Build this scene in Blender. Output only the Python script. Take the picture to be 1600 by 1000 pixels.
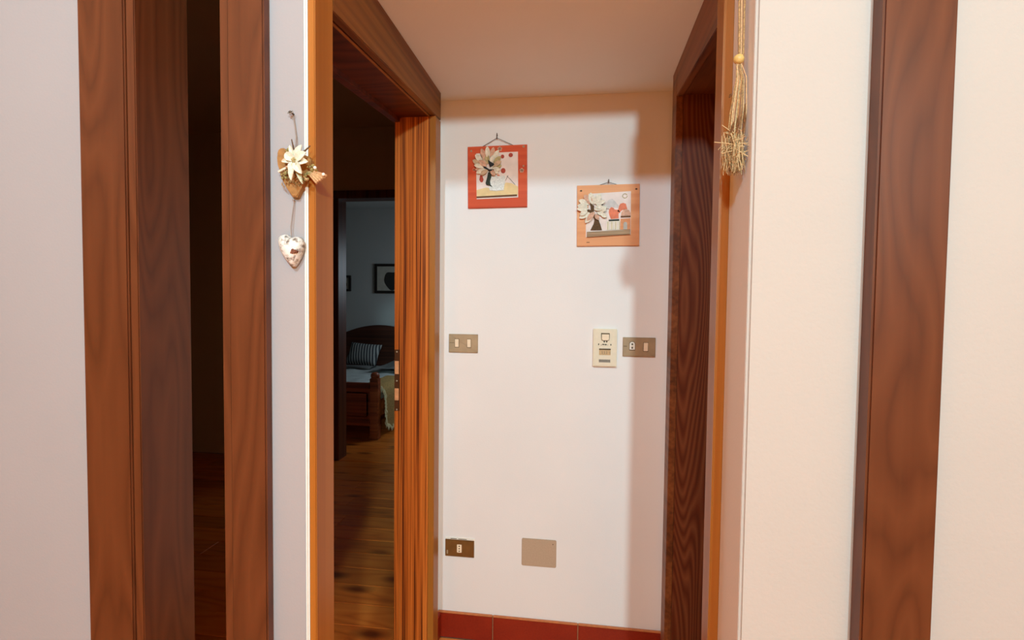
import bpy, bmesh, math, random
from mathutils import Vector, Matrix
random.seed(7)
SC = bpy.context.scene
COL = SC.collection
for o in list(bpy.data.objects):
    bpy.data.objects.remove(o)

# ------------------------------------------------------------------ camera
cam = bpy.data.cameras.new('camera')
camo = bpy.data.objects.new('camera', cam); COL.objects.link(camo)
cam.sensor_fit = 'HORIZONTAL'; cam.sensor_width = 36.0
cam.lens = 796.376 / 1600 * 36
cam.clip_start = 0.02
R_, U_, B_ = (0.990651, 0.135971, 0.011108), (-0.016192, 0.036335, 0.999208), (0.135459, -0.990046, 0.038197)
m = Matrix(((R_[0], U_[0], B_[0], 0), (R_[1], U_[1], B_[1], 0), (R_[2], U_[2], B_[2], 1.3562), (0, 0, 0, 1)))
camo.matrix_world = m
SC.camera = camo

# ------------------------------------------------------------------ world, lamps, exposure
w = bpy.data.worlds.new('world'); SC.world = w; w.use_nodes = True
w.node_tree.nodes['Background'].inputs[0].default_value = (0.5, 0.62, 0.8, 1)
w.node_tree.nodes['Background'].inputs[1].default_value = 0.05
SC.view_settings.view_transform = 'Standard'
SC.view_settings.look = 'None'
SC.view_settings.exposure = 0.0
SC.view_settings.gamma = 1.0
SC.view_settings.use_curve_mapping = False

def point(name, loc, power, col, rad):
    l = bpy.data.lights.new(name, 'POINT'); l.energy = power; l.color = col; l.shadow_soft_size = rad
    o = bpy.data.objects.new(name, l); o.location = loc; COL.objects.link(o); return o
def area(name, loc, rot, sx, sy, power, col):
    l = bpy.data.lights.new(name, 'AREA'); l.shape = 'RECTANGLE'; l.size = sx; l.size_y = sy; l.energy = power; l.color = col
    o = bpy.data.objects.new(name, l); o.location = loc; o.rotation_euler = rot; COL.objects.link(o); return o
point('ceiling_lamp_light', (-0.42, -1.40, 2.917), 205, (0.515, 0.83, 0.97), 0.07)
point('standing_lamp_light', (0.78, -2.30, 2.404), 350, (0.60, 0.92, 0.97), 0.08)
# added area light standing in for weak daylight (right of what the doorway shows)
area('bedroom_fill_light', (-0.97, 5.6, 1.55), (0, math.radians(58), 0), 0.8, 0.9, 15, (0.72, 0.88, 1.0))

# ------------------------------------------------------------------ helpers
class MB:
    """collects shapes into one bmesh"""
    def __init__(s): s.bm = bmesh.new()
    def box(s, x0, x1, y0, y1, z0, z1, bev=0.0, seg=2):
        r = bmesh.ops.create_cube(s.bm, size=1.0)
        vs = r['verts']
        for v in vs:
            v.co = Vector(((x0 + x1) / 2 + v.co.x * (x1 - x0), (y0 + y1) / 2 + v.co.y * (y1 - y0), (z0 + z1) / 2 + v.co.z * (z1 - z0)))
        if bev > 0:
            es = list({e for v in vs for e in v.link_edges})
            bmesh.ops.bevel(s.bm, geom=es, offset=bev, segments=seg, affect='EDGES', clamp_overlap=True)
        return s
    def hexa(s, pts, bev=0.0):
        """eight corners: bottom ring (4), top ring (4)"""
        v = [s.bm.verts.new(p) for p in pts]
        fs = [s.bm.faces.new([v[i] for i in f]) for f in ((3, 2, 1, 0), (4, 5, 6, 7), (0, 1, 5, 4), (1, 2, 6, 5), (2, 3, 7, 6), (3, 0, 4, 7))]
        if bev > 0:
            es = list({e for f in fs for e in f.edges})
            bmesh.ops.bevel(s.bm, geom=es, offset=bev, segments=2, affect='EDGES')
        return s
    def flat(s, poly, y0, y1, bev=0.0):
        """outline in x,z extruded from y0 (front) to y1 (back)"""
        a = sum(poly[i][0] * poly[(i + 1) % len(poly)][1] - poly[(i + 1) % len(poly)][0] * poly[i][1] for i in range(len(poly)))
        if a < 0: poly = poly[::-1]
        f = [s.bm.verts.new((x, y0, z)) for x, z in poly]
        b = [s.bm.verts.new((x, y1, z)) for x, z in poly]
        ff = s.bm.faces.new(f); s.bm.faces.new(b[::-1])
        n = len(poly)
        for i in range(n):
            s.bm.faces.new((f[(i + 1) % n], f[i], b[i], b[(i + 1) % n]))
        if bev > 0:
            bmesh.ops.bevel(s.bm, geom=list(ff.edges), offset=bev, segments=2, affect='EDGES')
        return s
    def tube(s, pts, rad, n=6):
        pts = [Vector(p) for p in pts]
        rads = rad if isinstance(rad, (list, tuple)) else [rad] * len(pts)
        rings = []
        for i, p in enumerate(pts):
            t = (pts[min(i + 1, len(pts) - 1)] - pts[max(i - 1, 0)]).normalized()
            a = t.orthogonal().normalized() if i == 0 else (a - t * a.dot(t)).normalized()
            b = t.cross(a)
            rings.append([s.bm.verts.new(p + (a * math.cos(k * 2 * math.pi / n) + b * math.sin(k * 2 * math.pi / n)) * rads[i]) for k in range(n)])
        for i in range(len(rings) - 1):
            for k in range(n):
                s.bm.faces.new((rings[i][k], rings[i][(k + 1) % n], rings[i + 1][(k + 1) % n], rings[i + 1][k]))
        s.bm.faces.new(rings[0][::-1]); s.bm.faces.new(rings[-1])
        return s
    def ball(s, c, r, seg=10, ring=7):
        r3 = r if isinstance(r, (list, tuple)) else (r, r, r)
        q = bmesh.ops.create_uvsphere(s.bm, u_segments=seg, v_segments=ring, radius=1.0)
        for v in q['verts']: v.co = Vector((c[0] + v.co.x * r3[0], c[1] + v.co.y * r3[1], c[2] + v.co.z * r3[2]))
        return s
    def petal(s, base, ang, length, width, y, rise=0.004, thick=0.0015, cup=0.003, tip=0.9):
        """a leaf in the x,z plane from base outwards, cupped towards the viewer (-y)"""
        ca, sa = math.cos(ang), math.sin(ang)
        rows = [(0.0, 0.16), (0.2, 0.7), (0.45, 1.0), (0.7, tip), (0.9, tip * 0.55), (1.0, 0.06)]
        def P(t, u, dy):
            a, b = t * length, u * width * 0.5
            return (base[0] + ca * a - sa * b, y - rise * math.sin(t * 2.4) - cup * abs(u) + dy, base[1] + sa * a + ca * b)
        F = [[s.bm.verts.new(P(t, u * k, 0)) for u in (-1, 0, 1)] for t, k in rows]
        Bk = [[s.bm.verts.new(P(t, u * k, thick)) for u in (-1, 0, 1)] for t, k in rows]
        for i in range(len(rows) - 1):
            for j in range(2):
                s.bm.faces.new((F[i][j], F[i][j + 1], F[i + 1][j + 1], F[i + 1][j]))
                s.bm.faces.new((Bk[i][j + 1], Bk[i][j], Bk[i + 1][j], Bk[i + 1][j + 1]))
            s.bm.faces.new((F[i][0], F[i + 1][0], Bk[i + 1][0], Bk[i][0]))
            s.bm.faces.new((F[i + 1][2], F[i][2], Bk[i][2], Bk[i + 1][2]))
        s.bm.faces.new([F[0][j] for j in (0, 1, 2)][::-1] + [Bk[0][j] for j in (0, 1, 2)])
        s.bm.faces.new([F[-1][j] for j in (0, 1, 2)] + [Bk[-1][j] for j in (2, 1, 0)])
        return s
    def build(s, name, mat, parent=None, smooth=False, kind=None, label=None):
        bmesh.ops.recalc_face_normals(s.bm, faces=s.bm.faces)
        me = bpy.data.meshes.new(name); s.bm.to_mesh(me); s.bm.free()
        me.materials.append(mat)
        if smooth:
            for p in me.polygons: p.use_smooth = True
        o = bpy.data.objects.new(name, me); COL.objects.link(o)
        if parent: o.parent = parent
        if kind: o['kind'] = kind
        if label: o['label'] = label
        return o
def thing(name, label, cat, loc=(0, 0, 0), rot=(0, 0, 0), group=None):
    o = bpy.data.objects.new(name, None); COL.objects.link(o)
    o.empty_display_size = 0.05
    o.location = loc; o.rotation_euler = rot; o['label'] = label; o['category'] = cat
    if group: o['group'] = group
    return o
def tag(o, label, cat, group=None):
    o['label'] = label; o['category'] = cat
    if group: o['group'] = group
    return o
def struct(name):
    o = bpy.data.objects.new(name, None); COL.objects.link(o); o['kind'] = 'structure'; o.empty_display_size = 0.05
    return o

# ------------------------------------------------------------------ materials
def rgb(r, g, b):
    f = lambda c: (c / 255 / 12.92) if c <= 10 else ((c / 255 + 0.055) / 1.055) ** 2.4
    return (f(r), f(g), f(b), 1)
class NT:
    def __init__(s, name):
        s.m = bpy.data.materials.new(name); s.m.use_nodes = True
        s.t = s.m.node_tree; s.b = s.t.nodes['Principled BSDF']
    def n(s, typ, **kw):
        nd = s.t.nodes.new(typ)
        for k, v in kw.items():
            if k in nd.inputs: nd.inputs[k].default_value = v
            else: setattr(nd, k, v)
        return nd
    def l(s, a, b): s.t.links.new(a, b)
    def ramp(s, fac, stops):
        r = s.t.nodes.new('ShaderNodeValToRGB')
        e = r.color_ramp.elements
        while len(e) < len(stops): e.new(0.5)
        for k, (p, c) in enumerate(stops): e[k].position = p; e[k].color = c
        s.l(fac, r.inputs[0]); return r.outputs[0]
    def coords(s, scale=(1, 1, 1), rand=False, kind='Object', rot=(0, 0, 0)):
        tc = s.n('ShaderNodeTexCoord'); mp = s.n('ShaderNodeMapping')
        mp.inputs['Scale'].default_value = scale; mp.inputs['Rotation'].default_value = rot
        s.l(tc.outputs[kind], mp.inputs['Vector'])
        if rand:
            oi = s.n('ShaderNodeObjectInfo'); mu = s.n('ShaderNodeMath', operation='MULTIPLY'); mu.inputs[1].default_value = 37.0
            s.l(oi.outputs['Random'], mu.inputs[0])
            s.l(mu.outputs[0], mp.inputs['Location'])
        return mp.outputs[0]
    def mix(s, fac, a, b, blend='MIX'):
        mx = s.n('ShaderNodeMix', data_type='RGBA', blend_type=blend)
        for sock, v in ((mx.inputs[0], fac), (mx.inputs[6], a), (mx.inputs[7], b)):
            if hasattr(v, 'links'): s.l(v, sock)
            else: sock.default_value = v
        return mx.outputs[2]
    def bump(s, h, strength=0.2, dist=0.002):
        bp = s.n('ShaderNodeBump'); bp.inputs['Strength'].default_value = strength; bp.inputs['Distance'].default_value = dist
        s.l(h, bp.inputs['Height']); s.l(bp.outputs[0], s.b.inputs['Normal'])
    def out(s, col=None, rough=0.5, metal=0.0, spec=0.5):
        if col is not None:
            if hasattr(col, 'links'): s.l(col, s.b.inputs['Base Color'])
            else: s.b.inputs['Base Color'].default_value = col
        if hasattr(rough, 'links'): s.l(rough, s.b.inputs['Roughness'])
        else: s.b.inputs['Roughness'].default_value = rough
        s.b.inputs['Metallic'].default_value = metal
        s.b.inputs['Specular IOR Level'].default_value = spec
        return s.m
def plain(name, col, rough=0.6, metal=0.0, spec=0.4, vary=0.08, scale=60, bump=0.0):
    k = NT(name)
    nz = k.n('ShaderNodeTexNoise', Scale=scale, Detail=3.0); k.l(k.coords(), nz.inputs['Vector'])
    d = tuple(c * (1 - vary * 2) for c in col[:3]) + (1,); u = tuple(min(1, c * (1 + vary)) for c in col[:3]) + (1,)
    c = k.ramp(nz.outputs['Fac'], [(0.3, d), (0.7, u)])
    if bump: k.bump(nz.outputs['Fac'], bump, 0.001)
    return k.out(c, rough, metal, spec)
def plaster(name, col, bscale=180, bstr=0.12):
    k = NT(name)
    v = k.coords()
    n1 = k.n('ShaderNodeTexNoise', Scale=2.2, Detail=4.0); k.l(v, n1.inputs['Vector'])
    n2 = k.n('ShaderNodeTexNoise', Scale=bscale, Detail=2.0); k.l(v, n2.inputs['Vector'])
    d = tuple(c * 0.955 for c in col[:3]) + (1,)
    c = k.ramp(n1.outputs['Fac'], [(0.3, d), (0.7, col)])
    k.bump(n2.outputs['Fac'], bstr, 0.002)
    return k.out(c, 0.85, 0, 0.2)
def wood(name, lo, mid, hi, axis='Z', fine=90, stretch=0.018, wavy=0.0, rough=0.42, rand=False, wscale=9.0, spec=0.4, tone=0.0, knots=False, sharp=0.12, cw=0.5, wstretch=0.16):
    k = NT(name)
    def sc(a, b): return {'X': (b, a, a), 'Y': (a, b, a), 'Z': (a, a, b)}[axis]
    v = k.coords(sc(1.0, stretch), rand)
    n1 = k.n('ShaderNodeTexNoise', Scale=fine, Detail=2.0, Roughness=0.55); k.l(v, n1.inputs['Vector'])
    n2 = k.n('ShaderNodeTexNoise', Scale=fine * 0.22, Detail=2.0); k.l(v, n2.inputs['Vector'])
    hf = k.n('ShaderNodeMix'); hf.inputs[0].default_value = cw; k.l(n1.outputs['Fac'], hf.inputs[2]); k.l(n2.outputs['Fac'], hf.inputs[3])
    fac = hf.outputs[0]
    if wavy:
        v2 = k.coords(sc(1.0, wstretch), rand)
        nd = k.n('ShaderNodeTexNoise', Scale=6.5, Detail=1.5); k.l(v2, nd.inputs['Vector'])
        ms = k.n('ShaderNodeMath', operation='MULTIPLY'); ms.inputs[1].default_value = wscale; k.l(nd.outputs['Fac'], ms.inputs[0])
        fr = k.n('ShaderNodeMath', operation='PINGPONG'); fr.inputs[1].default_value = 0.5; k.l(ms.outputs[0], fr.inputs[0])
        m1 = k.n('ShaderNodeMath', operation='MULTIPLY'); m1.inputs[1].default_value = wavy * 2; k.l(fr.outputs[0], m1.inputs[0])
        m2 = k.n('ShaderNodeMath', operation='MULTIPLY'); m2.inputs[1].default_value = 1 - wavy; k.l(fac, m2.inputs[0])
        a2 = k.n('ShaderNodeMath', operation='ADD'); k.l(m1.outputs[0], a2.inputs[0]); k.l(m2.outputs[0], a2.inputs[1])
        fac = a2.outputs[0]
        c = k.ramp(fac, [(0.12, lo), (0.42, mid), (0.9, hi)])
    else:
        c = k.ramp(fac, [(0.5 - sharp, lo), (0.5, mid), (0.5 + sharp, hi)])
    if knots:
        v3 = k.coords({'X': (0.45, 1, 1), 'Y': (1, 0.45, 1), 'Z': (1, 1, 0.45)}[axis], rand)
        vo = k.n('ShaderNodeTexVoronoi', Scale=5.5); k.l(v3, vo.inputs['Vector'])
        kc = k.ramp(vo.outputs['Distance'], [(0.06, (0.16, 0.09, 0.06, 1)), (0.24, (1, 1, 1, 1))])
        c = k.mix(0.85, c, kc, 'MULTIPLY')
    if tone:
        oi = k.n('ShaderNodeObjectInfo')
        tc_ = k.ramp(oi.outputs['Random'], [(0.0, (1 - tone,) * 3 + (1,)), (1.0, (1, 1, 1, 1))])
        c = k.mix(1.0, c, tc_, 'MULTIPLY')
    k.bump(fac, 0.12, 0.0006)
    return k.out(c, rough, 0, spec)

M = {}
M['wall'] = plaster('white_plaster', rgb(238, 232, 231))
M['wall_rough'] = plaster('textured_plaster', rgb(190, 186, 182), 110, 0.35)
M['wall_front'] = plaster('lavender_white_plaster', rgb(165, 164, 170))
M['wall_room'] = wood('warm_bounce_wood', rgb(180, 112, 48), rgb(190, 122, 54), rgb(198, 132, 62), 'Z', fine=60)  # orange wood made up for the unseen room, warms the bounced light
M['ceiling'] = plaster('ceiling_plaster', rgb(244, 242, 238))
M['hallwall'] = plaster('hall_plaster', rgb(190, 170, 150))
M['bedwall'] = plaster('bedroom_plaster', rgb(176, 180, 178))
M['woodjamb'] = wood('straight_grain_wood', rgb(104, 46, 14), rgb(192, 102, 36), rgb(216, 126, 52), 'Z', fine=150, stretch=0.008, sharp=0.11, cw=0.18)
M['woodcasing'] = wood('casing_wood', rgb(158, 95, 34), rgb(165, 102, 38), rgb(173, 110, 44), 'Z', fine=55, rough=0.4)
M['woodhead'] = wood('head_wood', rgb(106, 60, 22), rgb(128, 76, 30), rgb(144, 90, 40), 'Y', fine=60)
M['woodheadlining'] = wood('head_lining_wood', rgb(64, 25, 11), rgb(92, 38, 17), rgb(112, 52, 25), 'X', fine=60, wavy=0.6)
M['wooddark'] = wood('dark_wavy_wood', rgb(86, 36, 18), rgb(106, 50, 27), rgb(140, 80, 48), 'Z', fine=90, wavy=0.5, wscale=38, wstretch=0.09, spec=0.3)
M['woodpost'] = wood('post_wood', rgb(74, 36, 18), rgb(92, 48, 25), rgb(106, 58, 32), 'Z', fine=70, wavy=0.4, wscale=16)
M['woodhead2'] = wood('dark_head_wood', rgb(96, 50, 24), rgb(124, 68, 34), rgb(144, 84, 44), 'Y', fine=60)
M['hallframe'] = wood('hall_frame_wood', rgb(70, 30, 14), rgb(96, 46, 22), rgb(112, 58, 30), 'Z', fine=60)
M['plank'] = wood('plank_wood', rgb(172, 78, 28), rgb(222, 116, 40), rgb(240, 144, 60), 'X', fine=45, stretch=0.03, wavy=0.35, wscale=9, rough=0.32, rand=True, tone=0.28, knots=True)
M['bedwood'] = wood('bed_wood', rgb(96, 42, 20), rgb(140, 66, 32), rgb(166, 86, 44), 'X', fine=50, rough=0.4)
M['headboard'] = wood('headboard_wood', rgb(48, 24, 16), rgb(66, 34, 22), rgb(82, 44, 28), 'X', fine=50)
def terracotta():
    k = NT('terracotta_tile')
    v = k.coords((1, 1, 1), True)
    n1 = k.n('ShaderNodeTexNoise', Scale=9, Detail=4.0); k.l(v, n1.inputs['Vector'])
    n2 = k.n('ShaderNodeTexNoise', Scale=160, Detail=2.0); k.l(v, n2.inputs['Vector'])
    c = k.ramp(n1.outputs['Fac'], [(0.3, rgb(130, 27, 8)), (0.7, rgb(146, 36, 12))])
    c = k.mix(0.25, c, k.ramp(n2.outputs['Fac'], [(0.3, rgb(124, 25, 8)), (0.7, rgb(158, 50, 20))]))
    k.bump(n2.outputs['Fac'], 0.1, 0.001)
    return k.out(c, 0.42, 0, 0.4)
M['tile'] = terracotta()
M['floortile'] = M['tile'].copy(); M['floortile'].name = 'orange_terracotta_floor_tile'
for nd in M['floortile'].node_tree.nodes:
    if nd.type == 'VALTORGB':
        for e, c in zip(nd.color_ramp.elements, (rgb(222, 130, 62), rgb(232, 144, 72))): e.color = c
M['tile_edge'] = plain('pale_tile_edge', rgb(206, 122, 72), 0.5)  # paler strip along the top of the skirting tiles
M['grout'] = plain('grout', rgb(176, 120, 84), 0.9)
M['white_bead'] = plain('corner_bead', rgb(226, 228, 226), 0.7, vary=0.02)
M['strike'] = plain('dark_bronze', rgb(84, 50, 26), 0.45, 0.2)
M['rawwood'] = plain('raw_wood', rgb(228, 168, 122), 0.7)
M['screw'] = plain('screw_metal', rgb(200, 190, 170), 0.3, 0.6)
M['redboard'] = wood('red_painted_board', rgb(200, 74, 42), rgb(212, 86, 50), rgb(222, 102, 64), 'X', fine=40, rough=0.6, spec=0.25)
M['peachboard'] = wood('peach_painted_board', rgb(224, 150, 102), rgb(232, 162, 114), rgb(238, 174, 128), 'X', fine=40, rough=0.6, spec=0.25)
M['cream'] = plain('cream_paint', rgb(240, 226, 208), 0.8, vary=0.04, scale=40)
M['pinkcream'] = plain('pink_cream_paint', rgb(240, 220, 212), 0.8, vary=0.05, scale=30)
M['butter'] = plain('butter_paint', rgb(236, 204, 150), 0.8, vary=0.05, scale=40)
M['petal_cream'] = plain('cream_petal', rgb(238, 226, 206), 0.7, vary=0.1, scale=120)
M['petal_tan'] = plain('tan_petal', rgb(212, 178, 146), 0.7, vary=0.14, scale=120)
M['petal_khaki'] = plain('khaki_petal', rgb(190, 172, 122), 0.7, vary=0.14, scale=120)
M['petal_blush'] = plain('blush_petal', rgb(222, 172, 146), 0.7, vary=0.12, scale=120)
M['darkgreen'] = plain('dark_green_bark', rgb(44, 50, 38), 0.7, vary=0.2, scale=200)
M['black'] = plain('black_paint', rgb(26, 22, 24), 0.6)
M['trunk'] = plain('trunk_bark', rgb(96, 66, 34), 0.75, vary=0.18, scale=220, bump=0.4)
M['brownline'] = plain('brown_strip', rgb(108, 72, 42), 0.7)
M['shelf'] = wood('driftwood_strip', rgb(122, 92, 66), rgb(158, 128, 98), rgb(180, 150, 118), 'X', fine=140, rough=0.7)
M['vase'] = plain('mottled_white', rgb(232, 230, 224), 0.6, vary=0.14, scale=260)
M['reddot'] = plain('brick_red_paint', rgb(182, 72, 54), 0.7)
M['coral'] = plain('coral_paint', rgb(234, 128, 94), 0.7, vary=0.08)
M['orange'] = plain('orange_paint', rgb(226, 150, 104), 0.7)
M['greydoor'] = plain('grey_paint', rgb(190, 182, 172), 0.7)
M['greywash'] = plain('grey_wash', rgb(214, 204, 200), 0.8)
M['cord'] = plain('thin_brown_cord', rgb(84, 64, 48), 0.8)
M['nail'] = plain('nail_metal', rgb(90, 78, 66), 0.4, 0.5)
M['bronze'] = plain('brushed_bronze_plate', rgb(178, 154, 124), 0.42, 0.15, vary=0.05, scale=30)
M['bronze2'] = plain('bronze_plate_dark', rgb(166, 142, 112), 0.42, 0.2, vary=0.06, scale=30)
M['socketbrown'] = plain('brown_socket_plate', rgb(124, 82, 40), 0.4, 0.1, vary=0.08, scale=40)
M['blankplate'] = plain('taupe_cover', rgb(186, 160, 136), 0.6, vary=0.03, scale=200)
M['ivory'] = plain('ivory_plastic', rgb(234, 220, 196), 0.5, vary=0.02)
M['ivory2'] = plain('cream_rocker', rgb(244, 222, 194), 0.4, vary=0.02)
M['plasticwhite'] = plain('white_plastic', rgb(240, 232, 222), 0.45, vary=0.02)
M['recess'] = plain('dark_recess', rgb(92, 72, 48), 0.7)
M['display'] = plain('tan_display', rgb(206, 172, 128), 0.4, vary=0.12, scale=500)
M['darkgrey'] = plain('dark_grey_print', rgb(92, 82, 66), 0.7)
M['heartwood'] = plain('brown_heart_wood', rgb(160, 116, 66), 0.7, vary=0.12, scale=120, bump=0.2)
M['felt'] = plain('pale_felt', rgb(226, 222, 206), 0.9, vary=0.08, scale=300, bump=0.3)
M['felt_green'] = plain('sage_felt', rgb(198, 200, 174), 0.9, vary=0.1, scale=300, bump=0.3)
M['moss'] = plain('moss', rgb(160, 146, 92), 0.95, vary=0.3, scale=400, bump=0.6)
M['twig'] = plain('pale_twig', rgb(204, 164, 122), 0.8, vary=0.14, scale=240)
M['darktwig'] = plain('dark_twig', rgb(92, 66, 44), 0.8)
M['string'] = plain('pale_string', rgb(214, 206, 198), 0.9)
M['greystring'] = plain('grey_string', rgb(150, 142, 138), 0.9)
M['straw'] = plain('straw', rgb(178, 142, 96), 0.8, vary=0.28, scale=300)
M['straw_pale'] = plain('pale_straw', rgb(206, 176, 132), 0.8, vary=0.2, scale=300)
M['seedhead'] = plain('dark_seed_head', rgb(112, 74, 40), 0.9, vary=0.25, scale=400)
M['beadwood'] = plain('yellow_wood_bead', rgb(214, 182, 112), 0.4, vary=0.1, scale=150)
def distressed():
    k = NT('distressed_white_metal')
    v = k.coords()
    n1 = k.n('ShaderNodeTexNoise', Scale=75, Detail=5.0, Roughness=0.65); k.l(v, n1.inputs['Vector'])
    c = k.ramp(n1.outputs['Fac'], [(0.34, rgb(96, 88, 82)), (0.43, rgb(176, 174, 170)), (0.50, rgb(228, 234, 234)), (1.0, rgb(236, 242, 243))])
    k.bump(n1.outputs['Fac'], 0.5, 0.004)
    return k.out(c, 0.3, 0.1, 0.5)
M['distressed'] = distressed()
M['rust'] = plain('rust_brown', rgb(122, 74, 56), 0.6, vary=0.25, scale=300)
M['duvet'] = plain('pale_blue_grey_cover', rgb(228, 234, 232), 0.9, vary=0.08, scale=8)
M['blanket'] = plain('grey_blanket', rgb(150, 152, 150), 0.95, vary=0.1, scale=30)
M['sheetdark'] = plain('dark_pillow_cloth', rgb(70, 74, 76), 0.95, vary=0.1, scale=30)
def stripes():
    k = NT('striped_pillow_cloth')
    wv = k.n('ShaderNodeTexWave', Scale=9.0, Distortion=0.6); wv.inputs['Detail Scale'].default_value = 1.5
    wv.wave_profile = 'SIN'
    k.l(k.coords((1, 0.2, 1), rot=(0, math.radians(12), 0)), wv.inputs['Vector'])
    c = k.ramp(wv.outputs['Fac'], [(0.40, rgb(56, 60, 64)), (0.6, rgb(150, 152, 150))])
    return k.out(c, 0.95, 0, 0.1)
M['stripes'] = stripes()
M['fur'] = plain('tan_fur', rgb(222, 186, 118), 0.95, vary=0.16, scale=90, bump=0.6)
M['furpale'] = plain('pale_fringe', rgb(236, 222, 180), 0.95, vary=0.1, scale=90)
M['pframe'] = plain('black_frame', rgb(34, 28, 24), 0.4)
M['pmat'] = plain('picture_paper', rgb(176, 174, 162), 0.8, vary=0.06, scale=20)
M['pdark'] = plain('picture_dark_ink', rgb(44, 44, 40), 0.8)

# ------------------------------------------------------------------ the setting
H = 2.13; XL, XR, D = -0.558, 0.318, 1.9602
def sbox(name, x0, x1, y0, y1, z0, z1, mat, bev=0.0):
    return MB().box(x0, x1, y0, y1, z0, z1, bev).build(name, mat, kind='structure')
RH = 3.50                                               # height of the room the camera stands in
sbox('wall_back', -0.70, 1.40, D, D + 0.12, 0, RH, M['wall'])
sbox('ceiling', -0.70, 0.46, 0.985, D, H, H + 0.08, M['ceiling'])
sbox('wall_lintel', -0.60, 0.40, 0.985, 1.10, H + 0.08, RH, M['wall'])
# front wall left of the passage, with a rounded plaster corner, and the part beyond the side doorway
q = MB(); q.box(-0.7109, -0.5600, 0.972, 1.03, 0, RH, 0.001, 1); q.build('wall_front_left', M['wall_front'], kind='structure')
q = MB(); q.box(-0.5602, -0.5520, 0.9705, 1.03, 0, RH, 0.003, 3); q.build('trim_2', M['white_bead'], kind='structure')
sbox('wall_front_left', -1.70, -0.9425, 0.972, 1.09, 0, RH, M['wall_front'])
sbox('wall_front_left', -0.9425, -0.7109, 0.972, 1.09, 2.14, RH, M['wall_front'])
# thin side wall between passage and hall, above and beyond the left doorway
sbox('wall_left', -0.70, XL, 1.03, 1.885, 2.10, RH, M['wall'])
sbox('wall_left', -0.70, XL, 1.875, D, 0, RH, M['wall'])
sbox('wall_left', -0.70, -0.58, 1.03, 1.046, 0, RH, M['wall'])
# right: front wall and its return, then the doorway, then the rest
sbox('wall_right', XR, 0.46, 1.045, 1.20, 0, RH, M['wall'])
q = MB(); q.box(XR + 0.0005, 1.40, 1.038, 1.19, 0, RH, 0.005, 3); q.build('wall_front_right', M['wall_rough'], kind='structure')
sbox('wall_right', XR, 0.46, 1.20, 1.77, 2.10, RH, M['wall'])
sbox('wall_right', XR, 0.46, 1.80, D, 0, RH, M['wall'])
# room round the camera
sbox('wall_room_left', -1.82, -1.70, -4.6, 1.09, 0, RH, M['wall_room'])
sbox('wall_room_right', 1.40, 1.52, -4.6, D + 0.12, 0, RH, M['wall_room'])
sbox('wall_room_rear', -1.82, 1.52, -4.72, -4.6, 0, RH, M['wall_room'])
sbox('ceiling', -1.82, 1.52, -4.72, 1.09, RH, RH + 0.08, M['wall_room'])
sbox('ceiling', 0.46, 1.40, 1.20, D, 2.5, 2.58, M['wall'])

fl = MB().box(-1.70, 1.40, -1.0, D, -0.06, -0.008).build('floor', M['grout'], kind='structure')
MB().box(-1.70, 1.40, -4.6, -1.0, -0.06, -0.002).build('floor', M['floortile'], kind='structure')
T = 0.3356; tile_me = None
x_off = 0.0046 - 6 * T
for ix in range(-1, 11):
    for iy in range(0, 15):
        x0 = x_off + ix * T; y1 = 1.948 - iy * T
        xa, xb, ya, yb = x0 + 0.003, x0 + T - 0.003, y1 - T + 0.003, y1 - 0.003
        if yb > 0.972:                                  # inside the passage
            if xb < -0.55 or xa > 0.318: continue
            if ya < 0.972 and (xa < -0.70 or xb > 0.5): continue
        if xb < -1.7 or xa > 1.4 or ya < -1.0: continue
        if tile_me is None:
            t = MB().box(-T / 2 + 0.003, T / 2 - 0.003, -T / 2 + 0.003, T / 2 - 0.003, -0.012, 0.0, 0.002, 1).build('tile', M['floortile'], fl)
            tile_me = t.data
        else:
            t = bpy.data.objects.new('tile', tile_me); COL.objects.link(t); t.parent = fl
        t.location = ((xa + xb) / 2, (ya + yb) / 2, 0)
# tiled skirting
sk = MB().box(XL + 0.002, XR, D - 0.006, D, 0, 0.101).build('baseboard_back', M['grout'], kind='structure')
for x0, x1 in ((XL + 0.003, -0.3325), (-0.3285, 0.0025), (0.0065, XR)):
    MB().box(x0, x1, D - 0.014, D - 0.002, 0.001, 0.1015, 0.002, 2).build('tile', M['tile'], sk)
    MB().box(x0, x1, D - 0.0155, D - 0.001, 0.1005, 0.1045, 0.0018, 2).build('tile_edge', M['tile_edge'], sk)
MB().box(XL, XL + 0.016, 1.889, D - 0.014, 0.001, 0.1035, 0.003, 2).build('baseboard_left', M['tile'], kind='structure')

# ---- left doorway (door_1)
d1 = struct('door_1')
MB().box(-0.5515, -0.536, 0.9726, 1.048, 0, H, 0.0018).build('casing', M['woodcasing'], d1)
MB().box(-0.5585, -0.536, 1.819, 1.885, 0, 2.024, 0.002).build('casing', M['woodcasing'], d1)
MB().hexa([(-0.558, 1.048, 1.968), (-0.536, 1.048, 1.968), (-0.536, 1.885, 2.029), (-0.558, 1.885, 2.029),
           (-0.558, 1.048, H), (-0.536, 1.048, H), (-0.536, 1.885, H), (-0.558, 1.885, H)], 0.002).build('head_casing', M['woodhead'], d1)
MB().hexa([(-0.700, 1.046, 1.963), (-0.559, 1.046, 1.963), (-0.559, 1.830, 2.021), (-0.700, 1.830, 2.021),
           (-0.700, 1.046, 2.10), (-0.559, 1.046, 2.10), (-0.559, 1.830, 2.10), (-0.700, 1.830, 2.10)], 0.002).build('head_lining', M['woodheadlining'], d1)
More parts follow.
